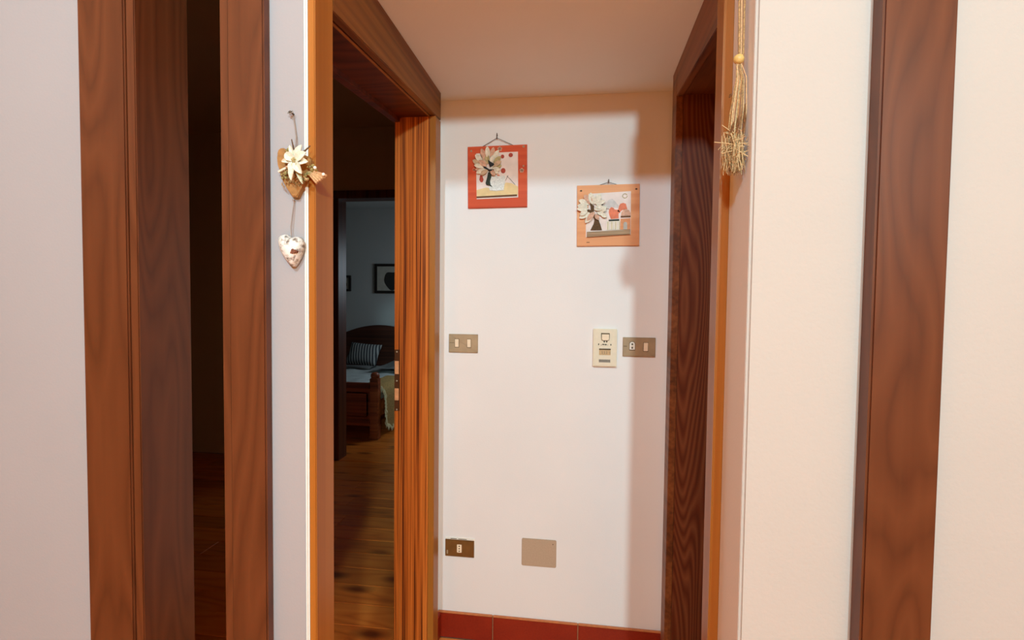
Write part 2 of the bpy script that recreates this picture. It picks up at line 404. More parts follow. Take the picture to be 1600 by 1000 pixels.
MB().hexa([(-0.700, 1.046, 1.948), (-0.672, 1.046, 1.948), (-0.672, 1.822, 2.006), (-0.700, 1.822, 2.006),
           (-0.700, 1.046, 1.974), (-0.672, 1.046, 1.974), (-0.672, 1.822, 2.031), (-0.700, 1.822, 2.031)], 0.0015).build('head_stop', M['woodheadlining'], d1)
MB().hexa([(-0.5625, 1.048, 1.9605), (-0.5572, 1.048, 1.9605), (-0.5572, 1.818, 2.0185), (-0.5625, 1.818, 2.0185),
           (-0.5625, 1.048, 1.9660), (-0.5572, 1.048, 1.9660), (-0.5572, 1.818, 2.0240), (-0.5625, 1.818, 2.0240)], 0.001).build('lit_edge_strip', M['woodcasing'], d1)  # lighter strip added to show the lining's edge as lit
MB().box(-0.6665, -0.5592, 1.8165, 1.875, 0, 2.031, 0.002).build('jamb', M['woodjamb'], d1)
MB().box(-0.692, -0.6685, 1.8225, 1.875, 0, 2.031, 0.002).build('jamb_stop', M['woodjamb'], d1)
MB().box(-0.700, -0.5515, 1.0465, 1.0478, 0, 1.975).build('jamb', M['woodjamb'], d1)
MB().box(-0.705, XL, 1.048, 1.8165, -0.04, 0.004, 0.003).build('threshold', M['woodjamb'], d1)
sp = MB().box(-0.6905, -0.6705, 1.8200, 1.8232, 0.938, 1.168, 0.0008, 1).build('strike_plate', M['strike'], d1)
for z0, z1 in ((1.077, 1.126), (0.978, 1.023)):
    MB().box(-0.6895, -0.6735, 1.8194, 1.8206, z0, z1, 0.0005, 1).build('latch_opening', M['rawwood'], sp)
for z in (1.160, 1.051, 0.943):
    MB().ball((-0.6815, 1.8198, z), (0.0036, 0.0018, 0.0036)).build('screw', M['screw'], sp, True)

# ---- right doorway (door_2)
d2 = struct('door_2')
MB().box(0.296, XR, 1.184, 1.2447, 0, H, 0.0018).build('casing', M['woodcasing'], d2)
MB().box(0.296, XR, 1.752, 1.828, 0, H, 0.002).build('casing', M['woodhead2'], d2)
MB().hexa([(0.296, 1.2447, 1.985), (XR, 1.2447, 1.985), (XR, 1.752, 2.03), (0.296, 1.752, 2.03),
           (0.296, 1.2447, H), (XR, 1.2447, H), (XR, 1.752, H), (0.296, 1.752, H)], 0.002).build('head_casing', M['woodhead2'], d2)
MB().hexa([(XR, 1.235, 1.99), (0.47, 1.235, 1.99), (0.47, 1.77, 2.035), (XR, 1.77, 2.035),
           (XR, 1.235, 2.10), (0.47, 1.235, 2.10), (0.47, 1.77, 2.10), (XR, 1.77, 2.10)], 0.002).build('head_lining', M['woodhead2'], d2)
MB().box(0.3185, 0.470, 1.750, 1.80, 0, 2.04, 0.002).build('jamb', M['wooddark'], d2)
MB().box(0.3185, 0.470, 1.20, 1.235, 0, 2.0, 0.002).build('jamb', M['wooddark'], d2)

# ---- narrow side doorway left of the passage (door_3)
d3 = struct('door_3')
MB().box(-1.052, -0.9425, 0.950, 0.9725, 0, 2.22, 0.003).build('casing', M['woodpost'], d3)
MB().box(-0.7109, -0.632, 0.950, 0.9725, 0, 2.22, 0.003).build('casing', M['woodpost'], d3)
MB().box(-0.9425, -0.7109, 0.950, 0.9725, 2.10, 2.22, 0.003).build('head_casing', M['woodpost'], d3)
MB().box(-0.9425, -0.9225, 0.955, 1.10, 0, 2.10, 0.002).build('jamb', M['woodpost'], d3)
MB().box(-0.7309, -0.7109, 0.955, 1.046, 0, 2.10, 0.002).build('jamb', M['woodpost'], d3)
MB().box(-0.9425, -0.7109, 0.955, 1.10, 2.10, 2.14, 0.002).build('head_lining', M['woodpost'], d3)
# ---- timber post on the right-hand front wall
MB().box(0.520, 0.640, 1.000, 1.039, 0, RH, 0.004).build('trim_1', M['woodpost'], kind='structure')

# ---- hall behind the left doorway and the bedroom beyond it
HH = 2.75
sbox('wall_hall_right', -0.70, -0.58, D + 0.12, 4.0, 0, HH, M['hallwall'])
sbox('wall_hall_left', -3.72, -3.60, 1.09, 4.12, 0, HH, M['hallwall'])
sbox('wall_hall_front', -3.72, -1.70, 0.97, 1.09, 0, HH, M['hallwall'])
sbox('ceiling', -3.72, -0.70, 1.09, 4.12, HH, HH + 0.08, M['hallwall'])
sbox('wall_hall_back', -3.60, -2.04, 4.0, 4.12, 0, HH, M['hallwall'])
sbox('wall_hall_back', -1.20, -0.58, 4.0, 4.12, 0, HH, M['hallwall'])
sbox('wall_hall_back', -2.04, -1.20, 4.0, 4.12, 2.24, HH, M['hallwall'])
d4 = struct('door_4')
MB().box(-2.042, -1.997, 3.985, 4.13, 0, 2.18, 0.003).build('jamb', M['hallframe'], d4)
MB().box(-1.243, -1.198, 3.985, 4.13, 0, 2.18, 0.003).build('jamb', M['hallframe'], d4)
MB().box(-2.042, -1.198, 3.985, 4.13, 2.178, 2.242, 0.003).build('head_lining', M['hallframe'], d4)
MB().box(-1.997, -1.243, 3.99, 4.13, -0.01, 0.003, 0.002).build('threshold', M['plank'], d4)
BX0, BX1, BY1, BH = -4.9, -0.9, 6.75, 2.6
sbox('wall_bedroom_back', BX0, BX1, BY1, BY1 + 0.1, 0, BH, M['bedwall'])
sbox('wall_bedroom_right', BX1, BX1 + 0.1, 4.12, BY1 + 0.1, 0, BH, M['bedwall'])
sbox('wall_bedroom_left', BX0 - 0.1, BX0, 4.0, BY1 + 0.1, 0, BH, M['bedwall'])
sbox('wall_bedroom_front', BX0 - 0.1, -3.72, 4.0, 4.12, 0, BH, M['bedwall'])
sbox('ceiling', BX0 - 0.1, BX1 + 0.1, 4.12, BY1 + 0.1, BH, BH + 0.08, M['bedwall'])

def planks(x0, x1, y0, y1, wd, name):
    base = MB().box(x0, x1, y0, y1, -0.06, -0.012).build(name, M['hallframe'], kind='structure')
    n = int(round((y1 - y0) / wd)); wd = (y1 - y0) / n; Ln = 1.32
    me = MB().box(-Ln / 2 + 0.001, Ln / 2 - 0.001, -wd / 2 + 0.0012, wd / 2 - 0.0012, -0.014, 0.0, 0.0015, 1).build('plank', M['plank'], base)
    first = True
    for r in range(n):
        nx = int((x1 - x0) / Ln) + 1
        off = (r * 0.47 % 1.0) * Ln
        for c in range(-1, nx + 1):
            cx = x0 + off + (c + 0.5) * Ln
            if cx - Ln / 2 < x0 - 0.9 or cx + Ln / 2 > x1 + 0.001: 
                if cx - Ln / 2 < x0 - 0.9: continue
                # a cut plank at the right-hand end
                a, b = cx - Ln / 2, x1
                if b - a < 0.05: continue
                MB().box(a + 0.001, b, y0 + r * wd + 0.0012, y0 + (r + 1) * wd - 0.0012, -0.014, 0, 0.0015, 1).build('plank', M['plank'], base)
                continue
            if cx - Ln / 2 < x0:
                a, b = x0, cx + Ln / 2
                if b - a < 0.05: continue
                MB().box(a, b - 0.001, y0 + r * wd + 0.0012, y0 + (r + 1) * wd - 0.0012, -0.014, 0, 0.0015, 1).build('plank', M['plank'], base)
                continue
            if first: p = me; first = False
            else:
                p = bpy.data.objects.new('plank', me.data); COL.objects.link(p); p.parent = base
            p.location = (cx, y0 + (r + 0.5) * wd, 0)
    return base
planks(-3.60, -0.705, 1.09, 3.99, 0.145, 'floor')
planks(-4.90, -0.90, 4.13, 6.75, 0.145, 'floor')

# ------------------------------------------------------------------ bed
bx0, bx1, by0, by1 = -3.545, -1.925, 4.63, 6.70
bc = (bx0 + bx1) / 2
bed = thing('bed', 'dark red-brown wooden bed with arched headboard, seen through the left doorway', 'bed', (bc, (by0 + by1) / 2, 0))
def loc(mb, name, mat, parent, root, **kw):
    o = mb.build(name, mat, parent, **kw); return o
ox, oy = bc, (by0 + by1) / 2
def bb(x0, x1, y0, y1, z0, z1, bev=0.006): return MB().box(x0 - ox, x1 - ox, y0 - oy, y1 - oy, z0, z1, bev)
fb = bb(bx0 + 0.08, bx1 - 0.08, by0 + 0.02, by0 + 0.055, 0.13, 0.535).build('footboard', M['bedwood'], bed)
bb(bx0 + 0.08, bx1 - 0.08, by0 + 0.008, by0 + 0.065, 0.49, 0.545).build('top_rail', M['bedwood'], fb)
bb(bx0 + 0.08, bx1 - 0.08, by0 + 0.010, by0 + 0.06, 0.13, 0.185).build('bottom_rail', M['bedwood'], fb)
for k in range(4):
    xa = bx0 + 0.12 + k * 0.365
    bb(xa + 0.03, xa + 0.30, by0 + 0.008, by0 + 0.03, 0.215, 0.455, 0.012).build('panel', M['bedwood'], fb)
for xx in (bx0, bx1 - 0.08):
    pm = MB().box(xx - ox, xx + 0.08 - ox, by0 - oy, by0 + 0.08 - oy, 0.0, 0.595, 0.006)
    pm.ball((xx + 0.04 - ox, by0 + 0.04 - oy, 0.615), (0.044, 0.044, 0.038), 14, 9)
    pm.build('post', M['bedwood'], bed)
    bb(xx + 0.02, xx + 0.05, by0 + 0.08, by1 - 0.05, 0.20, 0.36).build('side_rail', M['bedwood'], bed)
arch = [(bx0, 0.0), (bx1, 0.0), (bx1, 0.70)]
for k in range(25):
    t = k / 24; x = bx1 + (bx0 - bx1) * t
    arch.append((x, 0.70 + 0.30 * math.sin(math.pi * t) ** 0.8))
arch.append((bx0, 0.70))
MB().flat([(x - ox, z) for x, z in arch], by1 - 0.05 - oy, by1 - oy, 0.012).build('headboard', M['headboard'], bed)
mt = MB().box(bx0 + 0.06 - ox, bx1 - 0.06 - ox, by0 + 0.07 - oy, by1 - 0.06 - oy, 0.26, 0.45, 0.05, 3)
mt.build('mattress', M['blanket'], bed)

def cloth(name, mat, x0, x1, y0, y1, z, drop, nx=26, ny=30, amp=0.008, thick=0.02, seed=1, label=None, cat='bedding', group=None):
    rnd = random.Random(seed)
    ph = [rnd.uniform(0, 6) for _ in range(4)]
    bm = bmesh.new(); V = []
    for j in range(ny + 1):
        row = []
        for i in range(nx + 1):
            u, v = i / nx, j / ny
            x = x0 + (x1 - x0) * u; y = y0 + (y1 - y0) * v
            e = min(u, 1 - u) * (x1 - x0)
            fall = max(0.0, 1 - e / 0.05) ** 2 * drop
            zz = z - fall + amp * (math.sin(x * 13 + ph[0]) * math.sin(y * 9 + ph[1]) + 0.6 * math.sin(x * 27 + y * 8 + ph[2]))
            row.append(bm.verts.new((x, y, zz)))
        V.append(row)
    for j in range(ny):
        for i in range(nx):
            bm.faces.new((V[j][i], V[j][i + 1], V[j + 1][i + 1], V[j + 1][i]))
    g = bmesh.ops.solidify(bm, geom=bm.faces[:], thickness=thick)
    s = MB(); s.bm.free(); s.bm = bm
    o = s.build(name, mat, smooth=True)
    return tag(o, label, cat, group)
cloth('bed_cover', M['duvet'], bx0 + 0.05, bx1 - 0.05, by0 + 0.085, 6.0, 0.475, 0.02, label='pale blue-grey cover spread over the foot end of the wooden bed', cat='bed cover')
cloth('folded_blanket', M['blanket'], -2.50, bx1 - 0.06, 5.75, 6.45, 0.535, 0.02, amp=0.012, thick=0.05, seed=4, label='grey folded blanket lying on the bed right of the striped pillow', cat='blanket')
def pillow(name, mat, c, size, rot, label):
    bm = bmesh.new()
    r = bmesh.ops.create_grid(bm, x_segments=16, y_segments=12, size=1.0)
    top = {}
    for v in list(bm.verts):
        u, t = v.co.x, v.co.y
        h = (max(0, 1 - abs(u) ** 2.6) * max(0, 1 - abs(t) ** 2.6)) ** 0.5
        pin = 1 - 0.06 * (1 - abs(u)) * abs(t) ** 2 - 0.06 * (1 - abs(t)) * abs(u) ** 2
        v.co = Vector((u * size[0] / 2 * pin, -h * size[1] / 2, t * size[2] / 2 * pin))
    d = bmesh.ops.duplicate(bm, geom=bm.verts[:] + bm.edges[:] + bm.faces[:])
    for e in d['geom']:
        if isinstance(e, bmesh.types.BMVert): e.co.y *= -1
    bmesh.ops.remove_doubles(bm, verts=bm.verts[:], dist=1e-4)
    s = MB(); s.bm.free(); s.bm = bm
    o = s.build(name, mat, smooth=True); o.location = c; o.rotation_euler = rot
    return tag(o, label, 'pillow', 'pillows leaning at the head of the bed')
pillow('pillow', M['stripes'], (-2.775, 6.22, 0.645), (0.42, 0.16, 0.31), (math.radians(-32), math.radians(4), 0), 'striped grey pillow leaning in the middle of the bed')
pillow('pillow', M['sheetdark'], (-3.225, 6.20, 0.655), (0.38, 0.15, 0.32), (math.radians(-26), math.radians(-14), 0), 'plain dark pillow left of the striped pillow on the bed')

# fur throw hanging over the right-hand side of the bed
def fur():
    bm = bmesh.new(); V = []
    nu, nv = 16, 22; rnd = random.Random(5)
    prof = [(-2.16, 0.492), (-2.04, 0.497), (-1.965, 0.495), (-1.915, 0.470), (-1.898, 0.41), (-1.893, 0.30), (-1.888, 0.19), (-1.884, 0.06)]
    def pr(t):
        f = t * (len(prof) - 1); i = min(int(f), len(prof) - 2); a = f - i
        return tuple(prof[i][k] * (1 - a) + prof[i + 1][k] * a for k in (0, 1))
    for j in range(nv + 1):
        row = []
        for i in range(nu + 1):
            u, t = i / nu, j / nv
            end = 1.0 - 0.16 * (2 * u - 0.7) ** 2 - 0.02 * rnd.random() - (0.05 if u > 0.9 else 0)
            x, z = pr(t * end)
            y = 4.735 + 0.72 * u + 0.02 * math.sin(t * 5) * (1 - u)
            x += 0.012 * math.sin(u * 11 + t * 2) * max(0, t - 0.45) * 2
            row.append(bm.verts.new((x + 0.004 * rnd.random(), y, z + 0.004 * rnd.random() + 0.006)))
        V.append(row)
    for j in range(nv):
        for i in range(nu):
            bm.faces.new((V[j][i], V[j][i + 1], V[j + 1][i + 1], V[j + 1][i]))
    edge = [V[j][0].co.copy() for j in range(6, nv + 1)] + [V[nv][i].co.copy() for i in range(1, nu + 1)]
    bmesh.ops.solidify(bm, geom=bm.faces[:], thickness=0.014)
    s = MB(); s.bm.free(); s.bm = bm
    root = thing('fur_throw', 'tan fur throw with pale fringe hanging over the right side of the bed', 'throw', (0, 0, 0))
    s.build('pelt', M['fur'], root, True)
    f = MB()
    for p in edge:
        for _ in range(7):
            a = p + Vector((rnd.uniform(-0.004, 0.012), rnd.uniform(-0.012, 0.012), rnd.uniform(-0.01, 0.01)))
            b = a + Vector((rnd.uniform(0, 0.012), rnd.uniform(-0.022, 0.012), rnd.uniform(-0.055, -0.015)))
            if b.z < 0.01: b.z = 0.01
            f.tube([a, (a + b) / 2 + Vector((0.003, 0, 0)), b], [0.003, 0.0025, 0.0006], 4)
    f.build('fringe', M['furpale'], root, kind='stuff')
fur()
def framed(name, label, x0, x1, z0, z1, fw):
    t = thing(name, label, 'picture', ((x0 + x1) / 2, BY1, (z0 + z1) / 2))
    w_, h_ = (x1 - x0) / 2, (z1 - z0) / 2
    f = MB()
    f.box(-w_, w_, -0.03, 0, h_ - fw, h_, 0.003).box(-w_, w_, -0.03, 0, -h_, -h_ + fw, 0.003)
    f.box(-w_, -w_ + fw, -0.03, 0, -h_ + fw, h_ - fw, 0.003).box(w_ - fw, w_, -0.03, 0, -h_ + fw, h_ - fw, 0.003)
    f.build('picture_frame', M['pframe'], t)
    MB().box(-w_ + fw * 0.9, w_ - fw * 0.9, -0.014, -0.004, -h_ + fw * 0.9, h_ - fw * 0.9).build('print', M['pmat'], t)
    blob = [(math.cos(a) * w_ * 0.52 + 0.03, math.sin(a) * h_ * (0.62 + 0.1 * math.sin(3 * a)) - 0.02) for a in [k * math.pi / 12 for k in range(24)]]
    MB().flat(blob, -0.016, -0.0135).build('motif', M['pdark'], t)
framed('framed_picture', 'black framed picture with dark motif on the bedroom wall above the bed', -2.842, -2.40, 1.437, 1.840, 0.035)
framed('framed_picture', 'small dark frame at the far left of the bedroom wall, cut off by the doorway', -3.56, -3.19, 1.46, 1.68, 0.03)

# ------------------------------------------------------------------ the red and the peach wall picture
def disc(c, r, n=14, sq=1.0): return [(c[0] + r * math.cos(2 * math.pi * k / n), c[1] + r * sq * math.sin(2 * math.pi * k / n)) for k in range(n)]
def hanger(root, apex, a, b, nailz):
    MB().tube([(a[0], -0.006, a[1]), (apex[0], -0.010, apex[1]), (b[0], -0.006, b[1])], 0.0011, 5).build('hanging_cord', M['cord'], root)
    MB().tube([(apex[0], 0.0, nailz - 0.003), (apex[0], -0.012, nailz)], 0.0016, 6).tube([(apex[0], -0.012, nailz + 0.003), (apex[0], -0.011, apex[1] - 0.004)], 0.0017, 6).build('nail', M['nail'], root)
# red one: drawing units of the sketch -> local metres
S1 = 0.000335
def a1(x, z): return ((x - 432) * S1, (566 - z) * S1)
def A1(pts): return [a1(*p) for p in pts]
p1 = thing('wall_picture', 'square red-orange relief picture of cream flowers in a white vase', 'picture', (-0.3302, D, 1.8315), (0, math.radians(-0.7), 0), 'relief pictures on the passage wall')
MB().flat([(-0.1155, -0.118), (0.1150, -0.118), (0.1150, 0.117), (-0.1155, 0.117)], -0.011, 0, 0.0012).build('board', M['redboard'], p1)
MB().flat(A1([(187, 298), (672, 296), (674, 812), (192, 820)]), -0.0128, -0.0105, 0.0005).build('inner_panel', M['pinkcream'], p1)
MB().flat(A1([(192, 715), (300, 690), (420, 712), (540, 640), (600, 650), (672, 690), (672, 786), (194, 786)]), -0.0136, -0.0125).build('table_top', M['butter'], p1)
MB().flat(A1([(194, 790), (662, 779), (662, 797), (194, 806)]), -0.0165, -0.0125, 0.0006).build('brown_strip', M['brownline'], p1)
MB().flat(A1([(345, 575), (420, 560), (470, 570), (530, 560), (522, 640), (508, 728), (420, 735), (345, 725), (338, 640)]), -0.0165, -0.0125, 0.0015).build('vase', M['vase'], p1)
MB().flat(A1([(330, 520), (362, 515), (366, 575), (350, 620), (352, 655), (382, 690), (340, 668), (308, 662), (300, 640), (315, 590)]), -0.0185, -0.0125, 0.0010).build('stem', M['darkgreen'], p1)
MB().flat(A1([(330, 382), (410, 436), (352, 462), (340, 420)]), -0.0225, -0.0125, 0.0008).build('dark_leaf', M['black'], p1)
MB().flat(A1([(238, 428), (272, 440), (345, 492), (412, 490), (408, 508), (350, 510), (290, 474)]), -0.0225, -0.0125, 0.0008).build('dark_leaf', M['black'], p1)
C1 = (345, 480)
petals1 = [  # angle (deg, up = 90), inner radius, length, width, material
    (152, 95, 125, 62, 'petal_tan'), (135, 110, 120, 58, 'petal_cream'), (112, 105, 140, 58, 'petal_blush'), (95, 110, 140, 56, 'petal_cream'), (78, 110, 135, 56, 'petal_blush'), (62, 105, 125, 58, 'petal_cream'), (44, 70, 120, 56, 'petal_khaki'),
    (166, 60, 120, 52, 'petal_cream'), (182, 55, 110, 50, 'petal_blush'), (197, 30, 130, 56, 'petal_cream'), (215, 20, 105, 52, 'petal_tan'),
    (142, 40, 115, 56, 'petal_blush'), (118, 55, 105, 52, 'petal_tan'), (100, 60, 105, 50, 'petal_khaki'), (70, 50, 110, 50, 'petal_cream'), (28, 55, 105, 56, 'petal_tan'), (12, 35, 110, 54, 'petal_khaki'), (-8, 25, 105, 50, 'petal_cream'), (-28, 20, 100, 56, 'petal_cream'), (-50, 20, 90, 50, 'petal_blush')]
for k, (an, r0, L, W, mt_) in enumerate(petals1):
    a = math.radians(an)
    b = a1(C1[0] + r0 * math.cos(a), C1[1] - r0 * math.sin(a))
    MB().petal(b, a, L * S1, W * S1, -0.0155 - 0.0012 * (k % 4), rise=0.005, cup=0.0025).build('petal', M[mt_], p1)
for c, r, sq, mt_ in (((590, 332), 25, 0.95, 'reddot'), ((495, 345), 20, 1.1, 'reddot'), ((503, 505), 27, 1.1, 'reddot'), ((447, 562), 17, 0.9, 'coral')):
    MB().flat(disc(a1(*c), r * S1, 14, sq), -0.0150, -0.0125, 0.0008).build('red_dot', M[mt_], p1)
MB().flat(A1([(243, 520), (262, 560), (275, 600), (262, 628), (240, 626), (225, 600), (232, 560)]), -0.0150, -0.0125, 0.0008).build('red_drop', M['reddot'], p1)
for c, r, mt_ in (((463, 256), 26, 'petal_blush'), ((716, 508), 26, 'petal_blush'), ((737, 240), 13, 'petal_tan'), ((735, 458), 10, 'petal_tan'), ((163, 480), 20, 'coral'), ((130, 268), 12, 'petal_tan')):
    f = MB(); o_ = a1(*c)
    for k in range(5):
        a = k * 2 * math.pi / 5 + 0.3
        f.flat(disc((o_[0] + math.cos(a) * r * 0.55 * S1, o_[1] + math.sin(a) * r * 0.55 * S1), r * 0.5 * S1, 8), -0.0122, -0.0105)
    f.build('painted_flower', M[mt_], p1)
MB().tube([a1(545, 568) [:1] + (-0.0138,) + a1(545, 568)[1:], a1(580, 600)[:1] + (-0.0138,) + a1(580, 600)[1:], a1(640, 668)[:1] + (-0.0138,) + a1(640, 668)[1:]], 0.0007, 5).build('fine_twig', M['darkgreen'], p1)
MB().tube([a1(560, 560)[:1] + (-0.0138,) + a1(560, 560)[1:], a1(528, 620)[:1] + (-0.0138,) + a1(528, 620)[1:]], 0.0007, 5).build('fine_twig', M['darkgreen'], p1)
hanger(p1, (-0.0005, 0.146), (-0.061, 0.115), (0.066, 0.115), 0.161)

S2 = 0.0002834
def a2(x, z): return ((x - 506) * S2, (514 - z) * S2)
def A2(pts): return [a2(*p) for p in pts]
p2 = thing('wall_picture', 'square peach relief picture of a cream-petalled tree beside small houses, lower right', 'picture', (0.0910, D, 1.6787), (0, math.radians(-0.6), 0), 'relief pictures on the passage wall')
MB().flat([(-0.1150, -0.1135), (0.1150, -0.1135), (0.1150, 0.1135), (-0.1150, 0.1135)], -0.011, 0, 0.0012).build('board', M['peachboard'], p2)
MB().flat(A2([(250, 228), (800, 208), (800, 775), (218, 800), (218, 640), (250, 560)]), -0.0126, -0.0105, 0.0005).build('inner_panel', M['pinkcream'], p2)
MB().flat(A2([(232, 732), (792, 710), (792, 772), (232, 800)]), -0.021, -0.0120, 0.0012).build('wood_strip', M['shelf'], p2)
MB().flat(A2([(258, 335), (275, 335), (300, 380), (325, 385), (318, 470), (335, 505), (352, 545), (385, 580), (408, 640), (428, 708), (278, 708), (318, 630), (334, 580), (318, 530), (285, 490), (222, 440), (232, 425), (284, 452), (282, 400)]), -0.0185, -0.0120, 0.0010).build('trunk', M['trunk'], p2)
MB().flat(A2([(375, 430), (405, 418), (430, 425), (405, 438)]), -0.0215, -0.0120).build('branch', M['trunk'], p2)
MB().flat(A2([(410, 385), (445, 355), (440, 378), (420, 392)]), -0.0215, -0.0120).build('branch', M['trunk'], p2)
petals2 = [((285, 375), 118, 140, 62), ((300, 370), 92, 140, 62), ((318, 368), 62, 150, 60), ((330, 350), 42, 140, 56), ((345, 372), 22, 120, 48),
    ((262, 372), 150, 140, 56), ((265, 330), 138, 120, 52), ((240, 400), 168, 125, 54), ((250, 430), 186, 140, 54), ((235, 455), 205, 125, 50), ((275, 480), 212, 150, 54),
    ((325, 480), 222, 165, 56), ((330, 470), 236, 170, 52), ((325, 440), 2, 115, 50), ((340, 400), -8, 100, 46), ((360, 470), -28, 110, 48), ((380, 455), 30, 110, 46), ((410, 500), -35, 85, 44), ((345, 500), -62, 95, 42), ((430, 480), 48, 70, 40)]
for k, (b, an, L, W) in enumerate(petals2):
    MB().petal(a2(*b), math.radians(an + (7 if k % 2 else -6)), L * S2 * (1.08 if k % 3 else 0.9), W * S2 * 1.3, -0.0155 - 0.0016 * (k % 5), rise=0.006, cup=0.0022).build('petal', M['petal_cream' if k % 6 else 'petal_blush'], p2)
hs = MB().flat(A2([(488, 595), (662, 592), (662, 708), (488, 710)]), -0.0150, -0.0120, 0.0005).build('house_wall', M['cream'], p2)
for k in range(7):
    xx = 502 + k * 25
    MB().flat(A2([(xx, 602), (xx + 8, 602), (xx + 8, 704), (xx, 704)]), -0.0156, -0.0146).build('stripe', M['greywash'] if k % 2 else M['petal_khaki'], hs)
MB().flat(A2([(515, 576), (650, 570), (652, 590), (518, 594)]), -0.0175, -0.0120, 0.0006).build('roof', M['darkgreen'], p2)
MB().flat(A2([(668, 565), (795, 560), (795, 708), (664, 708)]), -0.0140, -0.0120, 0.0005).build('house_wall', M['orange'], p2)
MB().flat(A2([(706, 705), (706, 630), (716, 610), (732, 606), (750, 616), (754, 640), (754, 705)]), -0.0152, -0.0135).build('house_door', M['greydoor'], p2)
MB().flat(A2([(670, 532), (796, 530), (796, 545), (672, 549)]), -0.0165, -0.0120, 0.0005).build('roof', M['brownline'], p2)
MB().flat(A2([(672, 528), (680, 480), (705, 452), (740, 440), (775, 455), (796, 490), (796, 528)]), -0.0145, -0.0120, 0.0006).build('dome', M['petal_blush'], p2)
for pl in ([(520, 440), (545, 410), (575, 418), (590, 445), (640, 445), (668, 480), (640, 495), (645, 560), (545, 568), (525, 520), (515, 480)],
           [(645, 400), (665, 368), (700, 358), (735, 370), (755, 440), (690, 450), (655, 480), (625, 470), (640, 440)]):
    MB().flat(A2(pl), -0.0136, -0.0120, 0.0006).build('coral_tree', M['coral'], p2)
for pl in ([(480, 350), (520, 310), (560, 300), (600, 340), (640, 390), (640, 425), (560, 405), (500, 425), (470, 400)],):
    MB().flat(A2(pl), -0.0131, -0.0120, 0.0004).build('cloud', M['greywash'], p2)
MB().tube([(a2(722 + 30 * math.cos(t), 268 + 28 * math.sin(t))[0], -0.0138, a2(722 + 30 * math.cos(t), 268 + 28 * math.sin(t))[1]) for t in [k * math.pi / 8 for k in range(16)]], 0.0013, 5).build('sun_ring', M['petal_khaki'], p2)
MB().tube([(a2(480, 432)[0], -0.0135, a2(480, 432)[1]), (a2(520, 434)[0], -0.0135, a2(520, 434)[1])], 0.0008, 5).build('fine_twig', M['trunk'], p2)
for c in ((152, 185), (868, 181)):
    x, z = a2(*c); MB().ball((x, -0.0115, z), (0.0042, 0.0022, 0.0030)).build('corner_nail', M['nail'], p2, True)
MB().flat(A2([(228, 866), (238, 860), (246, 866), (256, 861), (270, 866), (262, 873), (244, 870), (232, 874)]), -0.0115, -0.0108).build('signature', M['brownline'], p2)
hanger(p2, (0.0015, 0.1225), (-0.037, 0.112), (0.037, 0.112), 0.130)

# ------------------------------------------------------------------ switches, thermostat, socket, cover plate
def rrect(x0, x1, z0, z1, r, n=4):
    pts = []
    for cx, cz, a0 in ((x1 - r, z1 - r, 0), (x0 + r, z1 - r, 90), (x0 + r, z0 + r, 180), (x1 - r, z0 + r, 270)):
        for k in range(n + 1):
            a = math.radians(a0 + 90 * k / n); pts.append((cx + r * math.cos(a), cz + r * math.sin(a)))
    return pts
def rocker(root, cx, cz, w_, h_, y, mat='ivory2'):
    rc = MB().flat(rrect(cx - w_ / 2 - 0.0016, cx + w_ / 2 + 0.0016, cz - h_ / 2 - 0.0022, cz + h_ / 2 + 0.0016, 0.001), y - 0.0004, y + 0.001).build('rocker_surround', M['recess'], root)
    MB().hexa([(cx - w_ / 2, y - 0.0022, cz - h_ / 2), (cx + w_ / 2, y - 0.0022, cz - h_ / 2), (cx + w_ / 2, y, cz - h_ / 2), (cx - w_ / 2, y, cz - h_ / 2),
               (cx - w_ / 2, y - 0.0045, cz + h_ / 2), (cx + w_ / 2, y - 0.0045, cz + h_ / 2), (cx + w_ / 2, y, cz + h_ / 2), (cx - w_ / 2, y, cz + h_ / 2)], 0.0005).build('rocker', M[mat], root)
s1 = thing('light_switch', 'bronze-beige switch plate with two cream rockers, left on the white wall', 'switch', (-0.4597, D, 1.1857), group='switch plates on the passage wall')
MB().flat(rrect(-0.0582, 0.0582, -0.0362, 0.0362, 0.0015), -0.0085, 0, 0.0022).build('plate', M['bronze'], s1)
rocker(s1, -0.0248, 0.0012, 0.0145, 0.031, -0.0085); rocker(s1, 0.0240, 0.0012, 0.0140, 0.031, -0.0085)
MB().box(-0.054, -0.0345, -0.0090, -0.0082, 0.0014, 0.0026).build('groove', M['recess'], s1)
s2 = thing('light_switch', 'bronze-beige switch plate with round-topped indicator and one rocker, right of thermostat', 'switch', (0.2149, D, 1.1868), group='switch plates on the passage wall')
MB().flat(rrect(-0.0598, 0.0598, -0.0360, 0.0360, 0.0015), -0.0085, 0, 0.0022).build('plate', M['bronze2'], s2)
k_ = 0.0001776
rocker(s2, (1245 - 1110) * k_, (490 - 482) * k_, 0.0155, 0.031, -0.0085)
ind = [((x - 1110) * k_, (490 - z) * k_) for x, z in ((912, 545), (912, 430), (922, 400), (945, 384), (968, 380), (992, 384), (1012, 400), (1020, 430), (1020, 545))]
MB().flat([(x * 1.0, z) for x, z in [((x_ - 1110) * k_, (490 - z_) * k_) for x_, z_ in ((904, 562), (904, 425), (915, 392), (945, 374), (968, 370), (995, 374), (1020, 394), (1028, 425), (1028, 562))]], -0.0089, -0.0080).build('indicator_surround', M['recess'], s2)
iv = MB().flat(ind, -0.0115, -0.0083, 0.0006).build('indicator', M['plasticwhite'], s2)
for zz in (430, 505):
    MB().flat(disc(((966 - 1110) * k_, (490 - zz) * k_), 0.0036, 12), -0.0119, -0.0112).build('indicator_mark', M['darkgrey'], iv)
